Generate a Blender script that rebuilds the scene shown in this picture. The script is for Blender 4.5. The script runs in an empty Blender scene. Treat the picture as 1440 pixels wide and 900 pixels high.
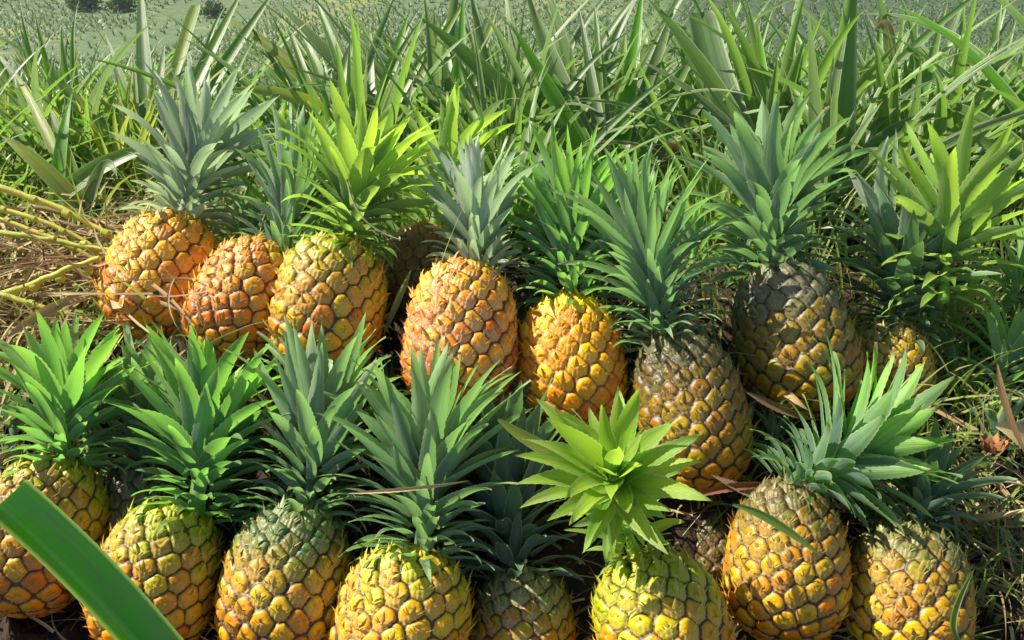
import bpy, math, random
import numpy as np
from mathutils import Vector

rng = np.random.default_rng(7)
random.seed(7)
sc = bpy.context.scene
COL = sc.collection
PI = math.pi

# ------------------------------------------------------------------ camera
CAM_H, PITCH, F = 0.80, math.radians(28.0), 1247.0
cam = bpy.data.cameras.new('camera')
cam.sensor_width = 36.0
cam.lens = 36.0 * F / 1440.0
cam.clip_start, cam.clip_end = 0.02, 2000
camo = bpy.data.objects.new('camera', cam)
COL.objects.link(camo)
camo.location = (0, 0, CAM_H)
camo.rotation_euler = (PI / 2 - PITCH, 0, 0)
sc.camera = camo
FWD = np.array([0, math.cos(PITCH), -math.sin(PITCH)])
UP = np.array([0, math.sin(PITCH), math.cos(PITCH)])
RT = np.array([1.0, 0, 0])
EYE = np.array([0, 0, CAM_H])


def at(x, y, d):
    """point seen at photo position (x, y) at depth d"""
    return EYE + d * ((x - 720) / F * RT - (y - 450) / F * UP + FWD)


def nrm(v):
    v = np.asarray(v, float)
    return v / np.maximum(np.linalg.norm(v, axis=-1, keepdims=True), 1e-9)


# ------------------------------------------------------------------ object helpers
def tag(o, label=None, cat=None, group=None, kind=None):
    if label: o['label'] = label
    if cat: o['category'] = cat
    if group: o['group'] = group
    if kind: o['kind'] = kind
    return o


def empty(name, loc, label, cat, group=None, rz=0.0):
    o = bpy.data.objects.new(name, None)
    o.empty_display_size = 0.05
    COL.objects.link(o)
    o.location = tuple(float(c) for c in loc)
    o.rotation_euler = (0, 0, rz)
    return tag(o, label, cat, group)


class Mesh:
    """collects vertices, quads and one 4-float attribute"""
    def __init__(self):
        self.v, self.f, self.a, self.n = [], [], [], 0

    def add(self, v, f, a):
        v = np.asarray(v, float).reshape(-1, 3)
        self.v.append(v); self.f.append(np.asarray(f, int).reshape(-1, 4) + self.n)
        self.a.append(np.broadcast_to(np.asarray(a, float).reshape(-1, 4), (len(v), 4)))
        self.n += len(v)

    def build(self, name, mat, parent=None, origin=None, smooth=True):
        v = np.concatenate(self.v); f = np.concatenate(self.f); a = np.concatenate(self.a)
        if origin is not None:
            v = v - np.asarray(origin)
        me = bpy.data.meshes.new(name)
        me.vertices.add(len(v)); me.vertices.foreach_set('co', v.astype(np.float32).ravel())
        tri = f[:, 3] < 0
        me.loops.add(f.size); me.loops.foreach_set('vertex_index', f.astype(np.int32).ravel())
        me.polygons.add(len(f))
        me.polygons.foreach_set('loop_start', np.arange(0, f.size, 4, dtype=np.int32))
        me.polygons.foreach_set('use_smooth', np.full(len(f), smooth))
        at_ = me.attributes.new('lf', 'FLOAT_COLOR', 'POINT')
        at_.data.foreach_set('color', a.astype(np.float32).ravel())
        me.update(calc_edges=True)
        me.validate()
        me.materials.append(mat)
        o = bpy.data.objects.new(name, me)
        COL.objects.link(o)
        if parent is not None:
            o.parent = parent
        elif origin is not None:
            o.location = tuple(float(c) for c in origin)
        return o


# leaf outlines (half width along the length, 0..1)
def prof_crown(s):  return (0.92 + 0.55 * s) * np.clip(1 - s ** 1.55, 0, 1) ** .95
def prof_plant(s):  return (0.95 + 0.25 * s) * np.clip(1 - s ** 1.9, 0, 1) ** 0.95
def prof_cut(s):    return 0.92 + 0.08 * np.sin(s * 3.0) - 0.25 * np.clip((s - .96) / .04, 0, 1) ** 2
def prof_loose(s):  return np.sin(PI * (.03 + .96 * s)) ** .7
def prof_blade(s):  return np.clip(1 - s ** 1.7, 0, 1)


def leaves(m, P, D, N, L, W, bend=0., grav=0., side=0., chan=.45, twist=0., prof=prof_crown,
           ns=12, nu=5, rnd=None, age=0.5, bpow=1.0, wavy=0.0, saw=0.0):
    """many tapering channelled leaves at once; N is the upper side"""
    P = np.atleast_2d(P).astype(float); M = len(P)
    full = lambda x: np.broadcast_to(np.asarray(x, float), (M,)).copy()
    t = nrm(np.broadcast_to(D, (M, 3))); n = np.broadcast_to(N, (M, 3)).astype(float)
    L, W, bend, grav, side, chan, twist, age = map(full, (L, W, bend, grav, side, chan, twist, age))
    rnd = rng.random(M) if rnd is None else full(rnd)
    n = nrm(n - t * (t * n).sum(1, keepdims=True))
    u = np.linspace(-1, 1, nu); ds = 1.0 / ns
    V = np.zeros((M, ns + 1, nu, 3)); A = np.zeros((M, ns + 1, nu, 4))
    p = P.copy(); ph = rng.random((M, 4)) * 6.28
    for i in range(ns + 1):
        s = i / ns
        b = np.cross(t, n)
        w = W * max(float(prof(np.array(s))), 0.012)
        if saw and 0 < i < ns:
            w = w * (1 + (saw if i % 2 else -saw))
        wob = wavy * W * np.sin(7 * s + ph[:, 0])
        ch = chan * (1 - 0.5 * s)
        for j in range(nu):
            off = ch * w * abs(u[j]) ** 1.6 + wob * u[j]
            V[:, i, j] = p + b * (w * u[j])[:, None] + n * off[:, None]
            A[:, i, j] = np.stack([full((u[j] + 1) / 2), full(s), rnd, age], 1)
        k = ((1 + bpow) * max(s, 0.02) ** bpow) * ds
        t = t - n * (bend * k)[:, None] + b * (side * ds)[:, None]
        t[:, 2] -= grav * ds * 2 * s
        t = nrm(t)
        n = n + b * (twist * ds)[:, None]
        n = nrm(n - t * (t * n).sum(1, keepdims=True))
        p = p + t * (L * ds)[:, None]
    idx = np.arange(M * (ns + 1) * nu).reshape(M, ns + 1, nu)
    q = np.stack([idx[:, :-1, :-1], idx[:, :-1, 1:], idx[:, 1:, 1:], idx[:, 1:, :-1]], -1)
    m.add(V, q.reshape(-1, 4), A.reshape(-1, 4))


def bezier(pts, k):
    pts = [np.asarray(p, float) for p in pts]
    s = np.linspace(0, 1, k)[:, None]
    if len(pts) == 2: return pts[0] * (1 - s) + pts[1] * s
    if len(pts) == 3: return pts[0] * (1 - s) ** 2 + 2 * pts[1] * s * (1 - s) + pts[2] * s ** 2
    return (pts[0] * (1 - s) ** 3 + 3 * pts[1] * s * (1 - s) ** 2 + 3 * pts[2] * s ** 2 * (1 - s) + pts[3] * s ** 3)


def curve_leaf(m, pts, W, N, prof=prof_plant, chan=.4, ns=22, nu=7, rnd=None, age=.5, twist=0., thick=0.0, saw=0.0, fold=0.0):
    """one leaf along a curve through the air"""
    c = bezier(pts, ns + 1)
    t = nrm(np.gradient(c, axis=0))
    rnd = random.random() if rnd is None else rnd
    u = np.linspace(-1, 1, nu)
    V = np.zeros((ns + 1, nu, 3)); A = np.zeros((ns + 1, nu, 4)); NN = np.zeros((ns + 1, nu, 3))
    for i in range(ns + 1):
        s = i / ns
        n = np.asarray(N, float)
        n = nrm(n - t[i] * (t[i] @ n)); b = np.cross(t[i], n)
        if twist:
            a = twist * s
            n, b = n * math.cos(a) + b * math.sin(a), b * math.cos(a) - n * math.sin(a)
        w = W * max(float(prof(np.array(s))), .012)
        if saw: w *= 1 + (saw if i % 2 else -saw)
        for j in range(nu):
            up_ = max(0.0, -u[j] - .50) * fold                       # left margin bent, shaped to catch a sunlit strip
            V[i, j] = c[i] + b * w * (u[j] + up_ * .12) + n * (chan * (1 - .4 * s) * w * abs(u[j]) ** 1.7 + up_ * w * .95)
            NN[i, j] = n
            A[i, j] = ((u[j] + 1) / 2, s, rnd, age)
    idx = np.arange((ns + 1) * nu).reshape(ns + 1, nu)
    q = np.stack([idx[:-1, :-1], idx[:-1, 1:], idx[1:, 1:], idx[1:, :-1]], -1).reshape(-1, 4)
    m.add(V, q, A.reshape(-1, 4))
    if thick:
        m.add(V - NN * thick, q[:, ::-1], A.reshape(-1, 4))
        rim = np.concatenate([idx[:, 0], idx[-1, 1:], idx[::-1, -1][1:], idx[0, ::-1][1:-1]])
        k = len(rim)
        R = np.concatenate([V.reshape(-1, 3)[rim], (V - NN * thick).reshape(-1, 3)[rim]])
        i0 = np.arange(k); i1 = (i0 + 1) % k
        m.add(R, np.stack([i0, i0 + k, i1 + k, i1], -1), np.tile(A.reshape(-1, 4)[rim], (2, 1)))


def tube(m, pts, r0, r1, ns=20, sides=7, rnd=None, wob=0.0):
    c = bezier(pts, ns + 1)
    if wob: c = c + np.cumsum(rng.normal(0, wob, c.shape), axis=0) * np.linspace(0, 1, ns + 1)[:, None] ** .5
    t = nrm(np.gradient(c, axis=0))
    n = nrm(np.cross(t, np.array([.3, .5, .8]))); b = np.cross(t, n)
    s = np.linspace(0, 1, ns + 1)
    r = r0 + (r1 - r0) * s
    a = np.linspace(0, 2 * PI, sides, endpoint=False)
    V = c[:, None] + r[:, None, None] * (n[:, None] * np.cos(a)[None, :, None] + b[:, None] * np.sin(a)[None, :, None])
    idx = np.arange((ns + 1) * sides).reshape(ns + 1, sides); nx = np.roll(idx, -1, 1)
    q = np.stack([idx[:-1], nx[:-1], nx[1:], idx[1:]], -1).reshape(-1, 4)
    A = np.zeros((ns + 1, sides, 4)); A[..., 0] = a / 6.283; A[..., 1] = s[:, None]
    A[..., 2] = random.random() if rnd is None else rnd; A[..., 3] = .5
    m.add(V, q, A.reshape(-1, 4))
    for e, k in ((0, -1), (ns, 1)):            # rounded closed ends
        ring = V[e]; mid = c[e] + t[e] * k * r[e] * .6
        vv = np.concatenate([ring, ring * .45 + mid * .55 , mid[None].repeat(sides, 0)])
        i = np.arange(sides); j = (i + 1) % sides
        ff = np.concatenate([np.stack([i, j, j + sides, i + sides], -1), np.stack([i + sides, j + sides, j + 2 * sides, i + 2 * sides], -1)])
        m.add(vv, ff if k > 0 else ff[:, ::-1], A[e, :1].repeat(3 * sides, 0))


# ------------------------------------------------------------------ materials
class Nodes:
    def __init__(self, name):
        self.mat = bpy.data.materials.new(name); self.mat.use_nodes = True
        self.t = self.mat.node_tree; self.t.nodes.clear()
        self.out = self.t.nodes.new('ShaderNodeOutputMaterial')

    def new(self, typ, **kw):
        n = self.t.nodes.new(typ)
        for k, v in kw.items(): setattr(n, k, v)
        return n

    def link(self, a, b): self.t.links.new(a, b)

    def val(self, x, sock):
        if hasattr(x, 'links') or isinstance(x, bpy.types.NodeSocket): self.link(x, sock)
        else: sock.default_value = x

    def math(self, op, a, b=0.0, c=0.0, clamp=False):
        n = self.new('ShaderNodeMath', operation=op, use_clamp=clamp)
        for x, s in zip((a, b, c), n.inputs): self.val(x, s)
        return n.outputs[0]

    def step(self, x, lo, hi):
        n = self.new('ShaderNodeMapRange', interpolation_type='SMOOTHSTEP')
        self.val(x, n.inputs['Value'])
        n.inputs['From Min'].default_value = lo; n.inputs['From Max'].default_value = hi
        return n.outputs['Result']

    def mix(self, f, a, b, blend='MIX'):
        n = self.new('ShaderNodeMix', data_type='RGBA', blend_type=blend)
        self.val(f, n.inputs[0])
        for x, s in ((a, n.inputs[6]), (b, n.inputs[7])):
            if isinstance(x, (tuple, list)): s.default_value = (*x[:3], 1)
            else: self.link(x, s)
        return n.outputs[2]

    def noise(self, vec, scale, detail=3, rough=.55, dist=0.0):
        n = self.new('ShaderNodeTexNoise')
        if vec is not None: self.link(vec, n.inputs['Vector'])
        n.inputs['Scale'].default_value = scale; n.inputs['Detail'].default_value = detail
        n.inputs['Roughness'].default_value = rough; n.inputs['Distortion'].default_value = dist
        return n.outputs['Fac']

    def attr(self):
        a = self.new('ShaderNodeAttribute', attribute_name='lf')
        s = self.new('ShaderNodeSeparateColor'); self.link(a.outputs['Color'], s.inputs[0])
        return s.outputs[0], s.outputs[1], s.outputs[2], a.outputs['Alpha']

    def combine(self, x, y, z):
        n = self.new('ShaderNodeCombineXYZ')
        for v, s in zip((x, y, z), n.inputs): self.val(v, s)
        return n.outputs[0]

    def bump(self, h, strength, dist):
        n = self.new('ShaderNodeBump'); self.link(h, n.inputs['Height'])
        n.inputs['Strength'].default_value = strength; n.inputs['Distance'].default_value = dist
        return n.outputs[0]


def leaf_mat(name, under, upper, tip, glow, trans=.35, rough=.42, tipdry=.35, edge=(.42, .50, .26), stri=1.25, edgew=.8, agew=.55):
    """two-sided leaf: waxy underside, greener upper side, fresh tip, light let through"""
    N = Nodes(name)
    u, v, r, age = N.attr()
    vec = N.combine(N.math('MULTIPLY', u, 14.0), N.math('MULTIPLY', v, 1.3), N.math('MULTIPLY', r, 37.0))
    st = N.noise(vec, 1.6, 4, .6)
    band = N.noise(N.combine(N.math('MULTIPLY', u, 6.0), N.math('MULTIPLY', v, .5), N.math('MULTIPLY', r, 19.0)), 1.2, 2, .5)
    st = N.math('ADD', N.math('MULTIPLY', st, .55), N.math('MULTIPLY', band, .45))
    vec2 = N.combine(N.math('MULTIPLY', u, 2.0), N.math('MULTIPLY', v, 5.0), N.math('MULTIPLY', r, 53.0))
    bl = N.noise(vec2, 1.0, 3, .6)
    geo = N.new('ShaderNodeNewGeometry')
    back = geo.outputs['Backfacing']
    base = N.mix(back, upper, under)
    # fresher towards the tip and on the younger leaves
    fr = N.math('ADD', N.math('MULTIPLY', N.step(v, .35, 1.0), 1 - agew), N.math('MULTIPLY', N.math('MULTIPLY', N.step(age, .35, .85), N.step(v, -.3, .5)), agew))
    fr = N.math('ADD', fr, N.math('MULTIPLY', N.math('SUBTRACT', r, .5), .5), clamp=True)
    base = N.mix(N.math('MULTIPLY', fr, .85), base, tip)
    # streaks along the leaf and blotches of bloom
    k = .85 * stri
    lum = N.math('ADD', N.math('MULTIPLY', st, 1.6 * k), N.math('ADD', N.math('ADD', N.math('MULTIPLY', bl, .7), N.math('MULTIPLY', N.math('SUBTRACT', r, .5), .36)), 1 - .8 * k - .35))
    hsv = N.new('ShaderNodeHueSaturation'); N.link(base, hsv.inputs['Color']); N.link(lum, hsv.inputs['Value'])
    N.link(N.math('SUBTRACT', .506, N.math('MULTIPLY', N.math('FRACT', N.math('MULTIPLY', r, 7.3)), .03)), hsv.inputs['Hue'])
    N.link(N.math('ADD', .75, N.math('MULTIPLY', bl, .5)), hsv.inputs['Saturation'])
    base = hsv.outputs[0]
    # pale margins
    ed = N.math('ABSOLUTE', N.math('SUBTRACT', N.math('MULTIPLY', u, 2.0), 1.0))
    base = N.mix(N.math('MULTIPLY', N.step(ed, .80, .98), edgew), base, edge)
    # dried tips and scars on some
    dry = N.math('MULTIPLY', N.step(N.math('ADD', v, N.math('MULTIPLY', bl, .15)),   .98, 1.06), N.step(r, 1 - tipdry, 1 - tipdry * .4))
    base = N.mix(dry, base, (.30, .20, .09))
    sp = N.step(N.noise(N.combine(N.math('MULTIPLY', u, 4), N.math('MULTIPLY', v, 14), N.math('MULTIPLY', r, 91)), 1.3, 2), .72, .8)
    base = N.mix(N.math('MULTIPLY', sp, .5), base, (.12, .11, .05))
    p = N.new('ShaderNodeBsdfPrincipled')
    N.link(base, p.inputs['Base Color'])
    N.link(N.math('ADD', rough - .08, N.math('MULTIPLY', st, .25)), p.inputs['Roughness'])
    p.inputs['Specular IOR Level'].default_value = .5
    b = N.bump(st, .6, .0016)
    N.link(b, p.inputs['Normal'])
    tr = N.new('ShaderNodeBsdfTranslucent')
    N.link(N.mix(.65, base, glow), tr.inputs['Color'])
    ms = N.new('ShaderNodeMixShader'); ms.inputs[0].default_value = trans
    N.link(p.outputs[0], ms.inputs[1]); N.link(tr.outputs[0], ms.inputs[2])
    N.link(ms.outputs[0], N.out.inputs['Surface'])
    return N.mat


def dry_mat(name, c1, c2, rough=.8, trans=.15):
    N = Nodes(name)
    u, v, r, age = N.attr()
    vec = N.combine(N.math('MULTIPLY', u, 10.0), N.math('MULTIPLY', v, 3.0), N.math('MULTIPLY', r, 41.0))
    st = N.noise(vec, 1.5, 4, .65)
    f = N.math('ADD', N.math('MULTIPLY', st, 1.1), N.math('SUBTRACT', N.math('MULTIPLY', r, .9), .5), clamp=True)
    base = N.mix(f, c1, c2)
    p = N.new('ShaderNodeBsdfPrincipled'); N.link(base, p.inputs['Base Color']); p.inputs['Roughness'].default_value = rough
    N.link(N.bump(st, .5, .002), p.inputs['Normal'])
    tr = N.new('ShaderNodeBsdfTranslucent'); N.link(base, tr.inputs['Color'])
    ms = N.new('ShaderNodeMixShader'); ms.inputs[0].default_value = trans
    N.link(p.outputs[0], ms.inputs[1]); N.link(tr.outputs[0], ms.inputs[2]); N.link(ms.outputs[0], N.out.inputs['Surface'])
    return N.mat


def fruit_mat(name, top, mid, bot, bract, groove, split=(.35, .75)):
    """eyes: lf = (edge distance, bract mask, per-eye random, height)"""
    N = Nodes(name)
    e, br, r, h = N.attr()
    tc = N.new('ShaderNodeTexCoord')
    n1 = N.noise(tc.outputs['Object'], 22, 3)
    n2 = N.noise(tc.outputs['Object'], 260, 4, .65)
    n3 = N.noise(tc.outputs['Object'], 900, 3, .6)
    hh = N.math('ADD', h, N.math('ADD', N.math('MULTIPLY', N.math('SUBTRACT', n1, .5), .26), N.math('MULTIPLY', N.math('SUBTRACT', r, .5), .16)))
    base = N.mix(N.step(hh, split[0] - .28, split[0] + .18), bot, mid)
    base = N.mix(N.step(hh, split[1] - .2, split[1] + .2), base, top)
    hsv = N.new('ShaderNodeHueSaturation'); N.link(base, hsv.inputs['Color'])
    N.link(N.math('ADD', .48, N.math('MULTIPLY', r, .04)), hsv.inputs['Hue'])
    N.link(N.math('ADD', .60, N.math('ADD', N.math('MULTIPLY', r, .3), N.math('MULTIPLY', n2, .5))), hsv.inputs['Value'])
    base = hsv.outputs[0]
    # papery bract, fibrous, over a cap of clearer colour
    sat = N.new('ShaderNodeHueSaturation'); N.link(base, sat.inputs['Color']); sat.inputs['Saturation'].default_value = 1.4; base = sat.outputs[0]
    bm = N.math('MULTIPLY', N.step(N.math('ADD', br, N.math('MULTIPLY', N.math('SUBTRACT', n2, .5), .55)),   .24, .66), .66)
    fib = N.noise(tc.outputs['Object'], 480, 3, .7, 2.0)
    bcol = N.mix(N.math('MULTIPLY', N.step(fib, .44, .60), .55), N.mix(.10, tuple(c * k for c, k in zip(bract, (1.0, .93, .74))), base), N.mix(.30, base, groove))
    bcol = N.mix(N.math('MULTIPLY', N.step(hh, .55, .95), .6), bcol, base)
    base = N.mix(bm, base, bcol)
    # dark seams round each eye, rusty halo beside them, fine cracks
    ee = N.math('ADD', e, N.math('MULTIPLY', N.math('SUBTRACT', n2, .5), .14))
    halo = N.math('SUBTRACT', 1.0, N.step(ee, .08, .50))
    base = N.mix(N.math('MULTIPLY', halo, .48), base, N.mix(.5, groove, base))
    seam = N.math('SUBTRACT', 1.0, N.step(ee, .055, .175))
    base = N.mix(N.math('MULTIPLY', seam, .96), base, tuple(c * .65 for c in groove))
    ck = N.math('MULTIPLY', N.step(N.noise(tc.outputs['Object'], 150, 2, .5, 1.5), .66, .70), .45)
    base = N.mix(ck, base, groove)
    p = N.new('ShaderNodeBsdfPrincipled'); N.link(base, p.inputs['Base Color'])
    N.link(N.math('ADD', .26, N.math('MULTIPLY', n2, .35)), p.inputs['Roughness'])
    p.inputs['Subsurface Weight'].default_value = .0
    hgt = N.math('ADD', N.math('MULTIPLY', n2, .7), N.math('MULTIPLY', n3, .3))
    N.link(N.bump(hgt, .4, .0018), p.inputs['Normal'])
    N.link(p.outputs[0], N.out.inputs['Surface'])
    return N.mat


GL_BLUE = leaf_mat('crown_leaf_glaucous', (.180, .245, .238), (.105, .175, .105), (.34, .52, .20), (.36, .74, .10), .36)
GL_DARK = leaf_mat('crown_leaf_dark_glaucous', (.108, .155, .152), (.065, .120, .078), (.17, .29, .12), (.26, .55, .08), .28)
GL_GREEN = leaf_mat('crown_leaf_green', (.150, .218, .200), (.085, .19, .065), (.28, .52, .09), (.34, .82, .04), .44)
GL_LIME = leaf_mat('crown_leaf_lime', (.160, .225, .185), (.15, .31, .045), (.36, .54, .06), (.58, .92, .04), .48, agew=.65)
GL_PALE = leaf_mat('crown_leaf_silvery', (.31, .38, .35), (.20, .29, .18), (.54, .62, .44), (.50, .74, .26), .37)
PLANT_A = leaf_mat('plant_leaf_green', (.145, .220, .085), (.105, .20, .04), (.16, .29, .05), (.34, .66, .05), .38, .33)
PLANT_B = leaf_mat('plant_leaf_grey_green', (.165, .215, .130), (.115, .185, .065), (.17, .25, .09), (.34, .56, .11), .32, .35)
PLANT_C = leaf_mat('plant_leaf_yellow_green', (.25, .30, .085), (.21, .28, .04), (.31, .37, .07), (.55, .72, .06), .40, .38)
BRIGHT = leaf_mat('plant_leaf_bright', (.13, .29, .055), (.11, .29, .025), (.17, .40, .03), (.36, .90, .02), .45, .33)
CUTLEAF = leaf_mat('cut_leaf_glossy', (.09, .32, .035), (.065, .28, .03), (.07, .31, .03), (.55, .95, .01), .34, .20, 0, (.60, .78, .14), .5, .9)  # lime edge: pale margin with the sunlit strip put into its colour
DRY = dry_mat('dry_leaf', (.16, .085, .035), (.50, .36, .16))
STRAW = dry_mat('straw', (.24, .15, .07), (.62, .48, .22))
HUSK = dry_mat('rusty_husk', (.18, .06, .02), (.48, .22, .08))
STALK = dry_mat('yellow_stalk', (.40, .45, .04), (.66, .56, .06), .5, .1)
REDSTEM = dry_mat('red_stem', (.25, .02, .03), (.42, .06, .06), .5, .05)
TWIG = dry_mat('twig', (.20, .12, .07), (.45, .36, .26), .8, 0)
GRASS = leaf_mat('grass_blade', (.20, .26, .06), (.18, .26, .04), (.32, .36, .09), (.40, .60, .06), .4, .5, .6)
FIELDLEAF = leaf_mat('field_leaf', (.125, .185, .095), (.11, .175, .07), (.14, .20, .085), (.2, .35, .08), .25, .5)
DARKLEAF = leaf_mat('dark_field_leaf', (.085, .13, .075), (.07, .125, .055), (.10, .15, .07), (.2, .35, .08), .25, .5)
BUSH = leaf_mat('bush_leaf', (.065, .11, .055), (.055, .105, .045), (.08, .14, .05), (.10, .2, .03), .25, .5)

# ------------------------------------------------------------------ terrain
GY = np.array([-3, .55, .75, 1.05, 1.35, 1.6, 2.0, 3, 4.5, 9, 18, 60, 110, 180])
GZ = np.array([-.02, -.02, .02, .115, .15, .12, .02, -.33, -.9, -2.6, -4.9, -8.2, -6.5, 6])
BUMPS = []        # (x, y, dz) small corrections where fruit rest


def gz(x, y):
    x = np.asarray(x, float); y = np.asarray(y, float)
    z = np.interp(y, GY, GZ)
    near = np.clip((4.0 - y) / 2, 0, 1)
    z = z + near * (.012 * np.sin(x * 9 + y * 5) + .008 * np.sin(y * 21 - x * 13) + .006 * np.sin(x * 31 + 2))
    far = np.clip((y - 12) / 30, 0, 1)
    z = z + far * (.5 * np.sin(x * .11 + 1) + .4 * np.sin(y * .09 + x * .05))
    num = np.zeros_like(z + x); den = np.zeros_like(z + x)
    for bx, by, dz in BUMPS:
        w = np.exp(-((x - bx) ** 2 + (y - by) ** 2) / (2 * .06 ** 2)); num = num + w * dz; den = den + w
    return z + num / np.maximum(den, 1.0)


# ------------------------------------------------------------------ fruit
NT, NA = 176, 264
GOLD = PI * (3 - math.sqrt(5))


def fruit_mesh(m, P0, P1, R, n_eyes, seed, shape=2.7, taper=.12):
    rg = np.random.default_rng(seed)
    axis = P1 - P0; L = np.linalg.norm(axis); ax = axis / L
    e1 = nrm(np.cross(ax, [0.2, -1, .1])); e2 = np.cross(ax, e1)
    a0 = rg.random() * 6.28
    hand = 1 if rg.random() < .5 else -1

    def radius(t):
        x = np.abs(2 * t - 1)
        lo = np.clip(1 - x ** shape, 0, 1) ** .5
        return R * lo * (1 - taper * (t - .38)) * 1.01

    tt = (1 - np.cos(np.linspace(0, PI, 700))) / 2
    rr = radius(tt); da = rr[:-1] + rr[1:]
    ds = np.sqrt(np.diff(rr) ** 2 + (np.diff(tt) * L) ** 2)
    A = np.concatenate([[0], np.cumsum(da * ds)]); A /= A[-1]
    area = (PI * da * ds).sum()
    n_eyes = int(round(area * 389 / (2 * PI * R) ** 2 * n_eyes))      # round eyes set in hexagons
    # sites, eyes a little smaller towards the crown
    k = (np.arange(n_eyes) + .5) / n_eyes
    kk = k * .88 + .12 * (1 - (1 - k) ** 2)
    st = np.interp(kk, A, tt)
    sa = a0 + hand * np.arange(n_eyes) * GOLD
    jit = .10
    sa = sa + rg.normal(0, jit * .25, n_eyes)
    sr = radius(st)
    cs, sn = np.cos(sa), np.sin(sa)
    rad = cs[:, None] * e1 + sn[:, None] * e2
    S = P0 + ax * (st * L)[:, None] + rad * sr[:, None]
    S = S + rg.normal(0, .0007, S.shape)
    eu = hand * (-sn[:, None] * e1 + cs[:, None] * e2)
    dr = (radius(np.clip(st + .004, 0, 1)) - radius(np.clip(st - .004, 0, 1))) / (.008 * L)
    ev = nrm(ax + rad * dr[:, None]); en = nrm(np.cross(ev, np.cross(rad, ev)))
    c = math.sqrt(area / n_eyes / PI)
    # grid
    tg = np.interp(np.linspace(0, 1, NT), np.linspace(0, 1, len(tt)), tt) * .6 + np.linspace(0, 1, NT) * .4
    ag = np.linspace(0, 2 * PI, NA, endpoint=False)
    T, G = np.meshgrid(tg, ag, indexing='ij')
    rdir = np.cos(G)[..., None] * e1 + np.sin(G)[..., None] * e2
    lump = 1 + .018 * np.sin(3 * G + seed) * np.sin(PI * T) + .02 * np.sin(2 * G + 5 * T + seed * 2)
    Rg = radius(T)
    Q = P0 + ax * (T * L)[..., None] + rdir * (Rg * lump)[..., None]
    Q0 = (P0 + ax * (T * L)[..., None] + rdir * Rg[..., None]).reshape(-1, 3)
    drg = (radius(np.clip(T + .004, 0, 1)) - radius(np.clip(T - .004, 0, 1))) / (.008 * L)
    nv = nrm(rdir - ax * drg[..., None])
    D2 = (Q0 ** 2).sum(1)[:, None] + (S ** 2).sum(1)[None] - 2 * Q0 @ S.T
    i12 = np.argpartition(D2, 2, axis=1)[:, :2]
    d12 = np.sqrt(np.maximum(np.take_along_axis(D2, i12, 1), 0))
    sw = d12[:, 0] > d12[:, 1]
    i12[sw] = i12[sw][:, ::-1]; d12[sw] = d12[sw][:, ::-1]
    i1 = i12[:, 0]; d1, d2 = d12[:, 0], d12[:, 1]
    edge = (d2 ** 2 - d1 ** 2) / (2 * np.linalg.norm(S[i12[:, 0]] - S[i12[:, 1]], axis=1)) / c     # 0 at seam
    edge = edge + .025 * np.sin(Q0[:, 0] * 900 + seed) * np.sin(Q0[:, 2] * 1100) + .02 * np.sin(Q0[:, 1] * 1500 + Q0[:, 0] * 700)
    edge = np.maximum(edge, 0)
    off = Q0 - S[i1]
    du = (off * eu[i1]).sum(1) / c; dv = (off * ev[i1]).sum(1) / c
    sm = lambda x, a, b: (lambda q: q * q * (3 - 2 * q))(np.clip((x - a) / (b - a), 0, 1))
    rnd = rg.random(n_eyes)
    size = .8 + .4 * rg.random(n_eyes)
    rn = rnd[i1]
    # papery bract: a fringed tongue from the lower seam to the middle, with arms along the lower seams
    fr = .09 * np.sin(du * 15 + rn * 20) + .06 * np.sin(du * 31 + rn * 50)
    wid = .88 * np.clip((.20 - dv + fr) / 1.1, 0, 1) ** 1.25
    tongue = sm(wid - np.abs(du), -.06, .16)
    arms = sm(.42 - edge, -.05, .22) * sm(.05 - dv, 0, .3)
    bract = np.clip(np.maximum(tongue, arms * .9), 0, 1) * sm(.3 - dv, 0, .2)
    dome = np.sqrt(np.clip(1 - (du ** 2 + (dv - .12) ** 2) / 1.12, 0, 1))
    low = sm(-dv, .0, .6)
    groove = sm(np.minimum(edge, np.clip(1.06 - np.sqrt(du ** 2 + dv ** 2), 0, 1)), .0, .30)
    h = c * (.17 * groove * (1 - .5 * low) + .17 * dome * size[i1] + .10 * tongue * np.clip(.6 + dv, 0, 1) - .25)
    crack_v = .16 + .25 * du ** 2 * np.sign(rn - .5) + .10 * (rn - .5) + .05 * np.sin(du * 12 + rn * 40)
    crack = np.exp(-((dv - crack_v) / .07) ** 2) * sm(.42 - np.abs(du - .3 * (rn - .5)), 0, .2)
    h -= c * .05 * crack
    h -= c * .05 * np.exp(-((du * 1.6) ** 2 + (dv - .10) ** 2 * 4) / .08)
    h += c * .045 * np.sin(du * 17 + dv * 3 + rn * 30) * bract
    h += c * .014 * np.sin(Q0[:, 0] * 310 + seed) * np.sin(Q0[:, 2] * 270 + 1) * np.sin(Q0[:, 1] * 330)
    endfade = np.clip(np.minimum(T.ravel(), 1 - T.ravel()) / .03, 0, 1)
    h = h * endfade
    V = Q.reshape(-1, 3) + nv.reshape(-1, 3) * h[:, None]
    qr = np.sqrt((du / .99) ** 2 + ((dv + .02) / .99) ** 2)
    rnd_edge = np.where(dv > -.25, np.clip(1.09 - qr, 0, 1), 1.0)
    seam = np.clip(np.minimum(edge, rnd_edge * 1.1) * (1 + 1.6 * low), 0, 1)
    seam = np.minimum(seam, 1 - .93 * crack * (rn > .25))
    att = np.stack([seam, bract, rn, T.ravel()], 1)
    idx = np.arange(NT * NA).reshape(NT, NA); nx = np.roll(idx, -1, 1)
    q = np.stack([idx[:-1], nx[:-1], nx[1:], idx[1:]], -1).reshape(-1, 4)
    m.add(V, q, att)
    # the sharp free tips of the bracts
    keep = (st > .03) & (st < .985)
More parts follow.
